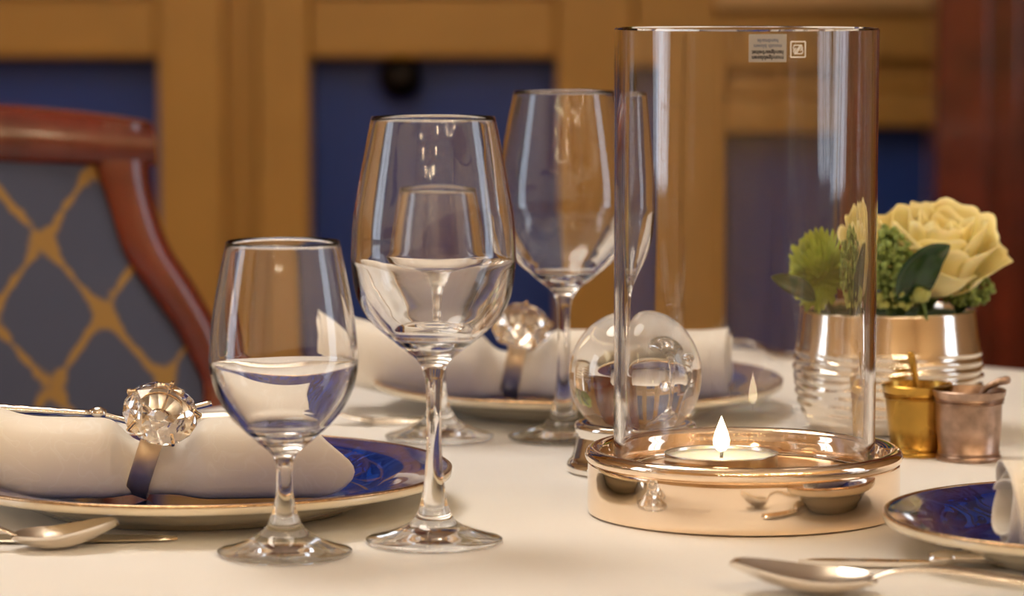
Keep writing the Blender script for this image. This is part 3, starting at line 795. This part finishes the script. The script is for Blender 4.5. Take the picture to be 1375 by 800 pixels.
make_rose(rc_, (.10, -.34, .93), .0345, .060)

def make_mum(c, axis, R):
    t = tag(empty('chrysanthemum', c), 'lime green pompon chrysanthemum seen through the hurricane glass', 'flower')
    # one petal, copied around the ball
    V, Fc = [], []; nv, nu = 6, 4
    for b_ in range(nv + 1):
        v = b_ / nv; wd = .0020 * (0.45 + .75 * math.sin(v * PI * .78))
        for a_ in range(nu + 1):
            u = a_ / nu * 2 - 1
            V.append(Vector((u * wd, .0028 * v * v - .0016 * u * u * (1 - v * .4) , R * .30 + R * .72 * v * (1 - .10 * u * u))))
    for b_ in range(nv):
        for a_ in range(nu):
            q = b_ * (nu + 1) + a_; Fc.append((q, q + 1, q + nu + 2, q + nu + 1))
    Rm = axes(axis, (1, 0, 0)); n_ = 280; first = None
    rnd = random.Random(2)
    for k in range(n_):
        f = (k + .5) / n_; th = math.acos(1 - 1.55 * f); ph = k * 2.399963
        dz = Vector((math.sin(th) * math.cos(ph), math.sin(th) * math.sin(ph), math.cos(th)))
        x_ = Vector((-math.sin(ph), math.cos(ph), 0))
        y_ = dz.cross(x_)                            # tips bend back towards the centre
        L = Matrix((x_, y_, dz)).transposed()
        s_ = rnd.uniform(.86, 1.08) * (1 if th < 1.7 else .95)
        if first is None:
            first = part('petal', (V, Fc), M['mum'], t); o = first
        else:
            o = first.copy(); COL.objects.link(o); o.parent = t
        o.matrix_local = (Rm @ L).to_4x4() @ Matrix.Scale(s_, 4)
    part('flower_core', lathe([(0, -R * .5), (R * .45, -R * .2), (R * .5, R * .1), (R * .3, R * .4), (0, R * .5)], 24), M['mum'], t)
    foot = Vector((vc.x - .018, vc.y - .005, TOP + .068)) - c
    part('stem', tube([Vector((0, 0, -R * .3)), foot * .6 + Vector((0, 0, -.004)), foot], .003, 8), M['stem'], t)
mc = flower_pt(1124, 366, -.018)
make_mum(mc, (-.45, -.45, .77), .0285)

def make_sprig(name, c, base, n_, spread, rb, mat, label, seed, up=1.0):
    t = tag(empty(name, base), label, 'flower', 'green bud sprigs')
    rnd = random.Random(seed); B = c - base; V, Fc = [], []; SV, SF = [], []
    for k in range(n_):
        d_ = Vector((rnd.gauss(0, 1), rnd.gauss(0, 1), rnd.gauss(0, 1))).normalized() * rnd.random() ** .4
        p = B + Vector((d_.x * spread[0], d_.y * spread[1], d_.z * spread[2]))
        r_ = rb * rnd.uniform(.7, 1.25)
        v, f = lathe([(0, -r_), (r_ * .7, -r_ * .7), (r_, 0), (r_ * .7, r_ * .75), (0, r_ * 1.1)], 8)
        q = len(V); V += [u + p for u in v]; Fc += [tuple(i + q for i in g_) for g_ in f]
        if k % 3 == 0:
            v, f = tube([p, p * .5 + B * .3, B * .25], .0006, 5); q = len(SV); SV += v; SF += [tuple(i + q for i in g_) for g_ in f]
    o = part('buds', (V, Fc), mat, t); o['kind'] = 'stuff'
    o = part('twigs', (SV, SF), M['stem'], t); o['kind'] = 'stuff'
    part('stem', tube([B * .3, Vector((0, 0, 0))], .0022, 8), M['stem'], t)
    return t
vb = lambda dx, dy: Vector((vc.x + dx, vc.y + dy, TOP + .070))
make_sprig('bud_sprig', flower_pt(1192, 354, -.054), vb(-.006, -.040), 230, (.0155, .012, .024), .0021, M['bud'], 'tall green bud sprig between chrysanthemum and rose', 1)
make_sprig('bud_sprig', flower_pt(1205, 390, -.050), vb(.002, -.040), 70, (.018, .010, .012), .0024, M['bud2'], 'low sprig of pale round buds on the vase rim', 2)
make_sprig('bud_sprig', flower_pt(1297, 388, -.012), vb(.040, -.008), 150, (.020, .016, .012), .0019, M['bud'], 'green bud sprig under the right of the rose', 3)
def make_leaf(name, pts, wd, label, mat):
    """pts: rib from base to tip"""
    P = spline(pts, 8); base = P[0]
    t = tag(empty(name, base), label, 'leaf'); V, Fc = [], []
    n_ = len(P); up = Vector((.55, -.75, .25)).normalized()
    for i, p in enumerate(P):
        q = i / (n_ - 1); d_ = (P[min(i + 1, n_ - 1)] - P[max(i - 1, 0)]).normalized(); s_ = d_.cross(Vector((0.1, -1, .1))).normalized(); nn = s_.cross(d_)
        w_ = wd * math.sin(PI * q ** .8) ** .8 + .0004
        for k in (-1, -.5, 0, .5, 1): V.append(p - base + s_ * w_ * k + nn * (abs(k) * w_ * .35))
    for i in range(n_ - 1):
        for k in range(4):
            a = i * 5 + k; Fc.append((a, a + 1, a + 6, a + 5))
    o = part('blade', (V, Fc), mat, t); sm = o.modifiers.new('thickness', 'SOLIDIFY'); sm.thickness = .0007
    part('midrib', tube([p - base for p in P], lambda q: .0009 - .0006 * q, 6), mat, t)
    return t
make_leaf('leaf', [flower_pt(1222, 412, -.045), flower_pt(1226, 380, -.064), flower_pt(1248, 348, -.076), flower_pt(1276, 329, -.078)], .0115, 'dark glossy leaf in front of the rose', M['leaf'])
make_leaf('leaf', [flower_pt(1112, 402, -.045), flower_pt(1090, 388, -.050), flower_pt(1062, 378, -.052), flower_pt(1040, 371, -.050)], .0060, 'narrow dark leaf below the chrysanthemum pointing left', M['leaf'])
def make_berry():
    c = flower_pt(1238, 394, -.060); base = vb(.018, -.048)
    t = tag(empty('berry', base), 'single round pale green berry below the rose', 'berry')
    V, Fc = lathe([(0, -.0062), (.0042, -.0048), (.0062, 0), (.0044, .0046), (.0010, .0060), (0, .0054)], 24)
    part('fruit', ([v + c - base for v in V], Fc), M['bud2'], t)
    part('stem', tube([c - base, Vector((0, 0, 0))], .0012, 8), M['stem'], t)
make_berry()

# ------------------------------------------------------------------ salt and pepper cups with tiny spoons
def make_cup(px, py, rt, rb, h, mat, label, group):
    p = gp(px, py); t = tag(empty('condiment_cup', (p.x, p.y, TOP)), label, 'cup', group)
    pr2 = [(0, .0008), (rb + .0006, 0), (rb + .0014, .0012), (rb + .0012, .003), (rb + .0002, .0038), (rb + .0008, .005), (rb, .006), (rb + (rt - rb) * .35, h * .45), (rt - .0022, h * .80), (rt - .0010, h * .815), (rt - .0018, h * .84), (rt - .0006, h * .86), (rt - .0012, h * .885), (rt - .0002, h * .93), (rt + .0004, h * .985), (rt - .0004, h), (rt - .0016, h * .99), (rt - .0024, h * .9), (rb - .002, .010), (0, .009)]
    part('cup_body', lathe(pr2, 96), mat, t, 50)
    return p
pA = make_cup(1231, 612, .0222, .0168, .0450, M['brass'], 'aged brass cup with a tiny spoon, left of the pair', 'condiment cups')
pB = make_cup(1300, 618, .0226, .0188, .0440, M['copper'], 'tarnished rose silver cup with a tiny spoon at the right', 'condiment cups')
def tiny_spoon(pc, pts, mat, label):
    P = [at(x, y, pc.y + dy) for x, y, dy in pts]; base = Vector((pc.x, pc.y, TOP + .0095))
    t = tag(empty('condiment_spoon', base), label, 'spoon', 'tiny cup spoons')
    Q = [base + Vector((.003, 0, .003))] + P[::-1]
    part('handle', tube([p - base for p in spline(Q, 8)], lambda q: .0015 + .0013 * q, 10), mat, t)
    tip = P[0] - base
    v, f = lathe([(0, -.0026), (.0019, -.0019), (.0026, 0), (.0019, .0019), (0, .0026)], 16); part('knob', ([u + tip for u in v], f), mat, t)
    v, f = lathe([(0, .0005), (.004, .002), (.0056, .0045), (.0050, .0043), (.0036, .0027), (0, .0015)], 20); part('spoon_bowl', (v, f), mat, t)
tiny_spoon(pA, [(1223, 477, .004), (1226, 492, .004), (1231, 520, .002)], M['brass'], 'tiny brass spoon standing in the brass cup')
tiny_spoon(pB, [(1352, 510, -.004), (1338, 514, -.004), (1318, 530, -.002)], M['copper'], 'tiny copper spoon leaning out of the right cup')

# ------------------------------------------------------------------ chair
CY = 2.66
rt_ = at(236, 168, CY)                         # right upper corner of the back
fa = math.radians(24)
wdir = Vector((math.cos(fa), math.sin(fa), 0)); HWT = .235
cen = rt_ - wdir * HWT
chair = tag(empty('dining_chair', (cen.x, cen.y, 0)), 'mahogany dining chair with gold lattice on slate blue upholstery', 'chair')
chair.rotation_euler.z = fa
zt = rt_.z
def zrow(py): d = ray(200, py); return CAM.z + d.z * (CY / d.y)
sl = 1 / (F / CY) / math.cos(fa)               # metres of chair width per pixel
outer = [(236, 168), (231, 246), (248, 329), (283, 395), (312, 460), (330, 540)]
innr = [(160, 226), (176, 285), (192, 345), (222, 398), (254, 452), (284, 520)]
OX = lambda x: HWT + (x - 236) * sl
def ipl(tab, py):
    for (x0, y0), (x1, y1) in zip(tab, tab[1:]):
        if py <= y1: t = (py - y0) / (y1 - y0); return x0 + (x1 - x0) * t
    return tab[-1][0]
def sm_tab(tab): return [(p[0], p[1]) for p in spline(tab, 6)]
so, si = sm_tab(outer), sm_tab(innr)
lean = lambda z: .16 * (z - .45) ** 1.0          # the back leans away from the table
def stile(sg):
    V, Fc = [], []; rows = [168 + k * (540 - 168) / 40 for k in range(41)]
    for py in rows:
        z = zrow(py); xo = OX(ipl(so, py)); xi = OX(ipl(si, max(py, 226)))
        y = lean(z)
        for (x, dy) in ((xi, -.016), (xi + .008, -.022), (xo - .008, -.022), (xo, -.014), (xo, .014), (xi, .014)): V.append(Vector((sg * x, y + dy, z)))
    xo = OX(330); z = zrow(540)
    for zz, xa, xb in ((.50, xo - .05, xo), (.44, xo - .05, xo - .002)):
        for (x, dy) in ((xa, -.016), (xa + .008, -.022), (xb - .008, -.022), (xb, -.014), (xb, .014), (xa, .014)): V.append(Vector((sg * x, lean(zz) + dy, zz)))
    nr = len(V) // 6
    for i in range(nr - 1):
        for k in range(6): Fc.append((i * 6 + k, i * 6 + (k + 1) % 6, i * 6 + 6 + (k + 1) % 6, i * 6 + 6 + k))
    Fc += [tuple(range(6)), tuple(range(len(V) - 6, len(V)))]
    return V, Fc
part('stile', stile(1), M['mahogany'], chair, 50); part('stile', stile(-1), M['mahogany'], chair, 50)
# crest rail, gently arched
V, Fc = [], []; nn = 40
for i in range(nn + 1):
    x = (i / nn * 2 - 1) * OX(236); arch = .020 * (1 - (x / OX(236)) ** 2)
    zt_ = zt + arch + .001; zb_ = zrow(228) + arch * .35
    for (z, dy) in ((zb_, -.018), (zb_ + .006, -.0235), (zt_ - .012, -.0235), (zt_ - .002, -.016), (zt_, 0), (zt_ - .003, .014), (zb_, .014)): V.append(Vector((x, lean(z) + dy, z)))
for i in range(nn):
    for k in range(7): Fc.append((i * 7 + k, i * 7 + (k + 1) % 7, i * 7 + 7 + (k + 1) % 7, i * 7 + 7 + k))
Fc += [tuple(range(7)), tuple(range(len(V) - 7, len(V)))]
part('crest_rail', (V, Fc), M['mahogany'], chair, 50)
# upholstered panel
V, Fc = [], []; rows = [215 + k * (560 - 215) / 30 for k in range(31)]; nc = 24
for s_ in (0, 1):
    for py in rows:
        z = zrow(py); hw_ = OX(ipl(si, max(226, min(520, py)))) + .006
        for k in range(nc + 1):
            u = k / nc * 2 - 1; pf = .010 * (1 - u ** 4) * (1 if s_ == 0 else 0)
            V.append(Vector((u * hw_, lean(z) + (-.010 - pf if s_ == 0 else .010), z)))
m_ = len(V) // 2
for i in range(len(rows) - 1):
    for k in range(nc):
        a = i * (nc + 1) + k; Fc += [(a, a + 1, a + nc + 2, a + nc + 1), (a + m_, a + m_ + nc + 1, a + m_ + nc + 2, a + m_ + 1)]
edge = [k for k in range(nc + 1)] + [i * (nc + 1) + nc for i in range(1, len(rows))] + [(len(rows) - 1) * (nc + 1) + k for k in range(nc - 1, -1, -1)] + [i * (nc + 1) for i in range(len(rows) - 2, 0, -1)]
for a, b2 in zip(edge, edge[1:] + edge[:1]): Fc.append((a, b2, b2 + m_, a + m_))
part('back_panel', (V, Fc), M['fabric'], chair, 50)
lr = zrow(560); box('lower_rail', (0, lean(lr - .02), lr - .02), (OX(300) * 2, .026, .045), M['mahogany'], chair, .004)
SWD = OX(330)
box('seat_frame', (0, -.225, .41), (SWD * 2, .45, .06), M['mahogany'], chair, .008)
o = box('seat', (0, -.225, .460), (SWD * 2 - .03, .43, .05), M['fabric'], chair, .02)
for sx in (-1, 1):
    for sy, yy in ((0, -.41), (1, -.03)):
        part('leg', tube([(sx * (SWD - .035), yy, .385), (sx * (SWD - .035), yy - (.02 if sy == 0 else -.05), 0)], lambda q: .024 - .008 * q, 12), M['mahogany'], chair)
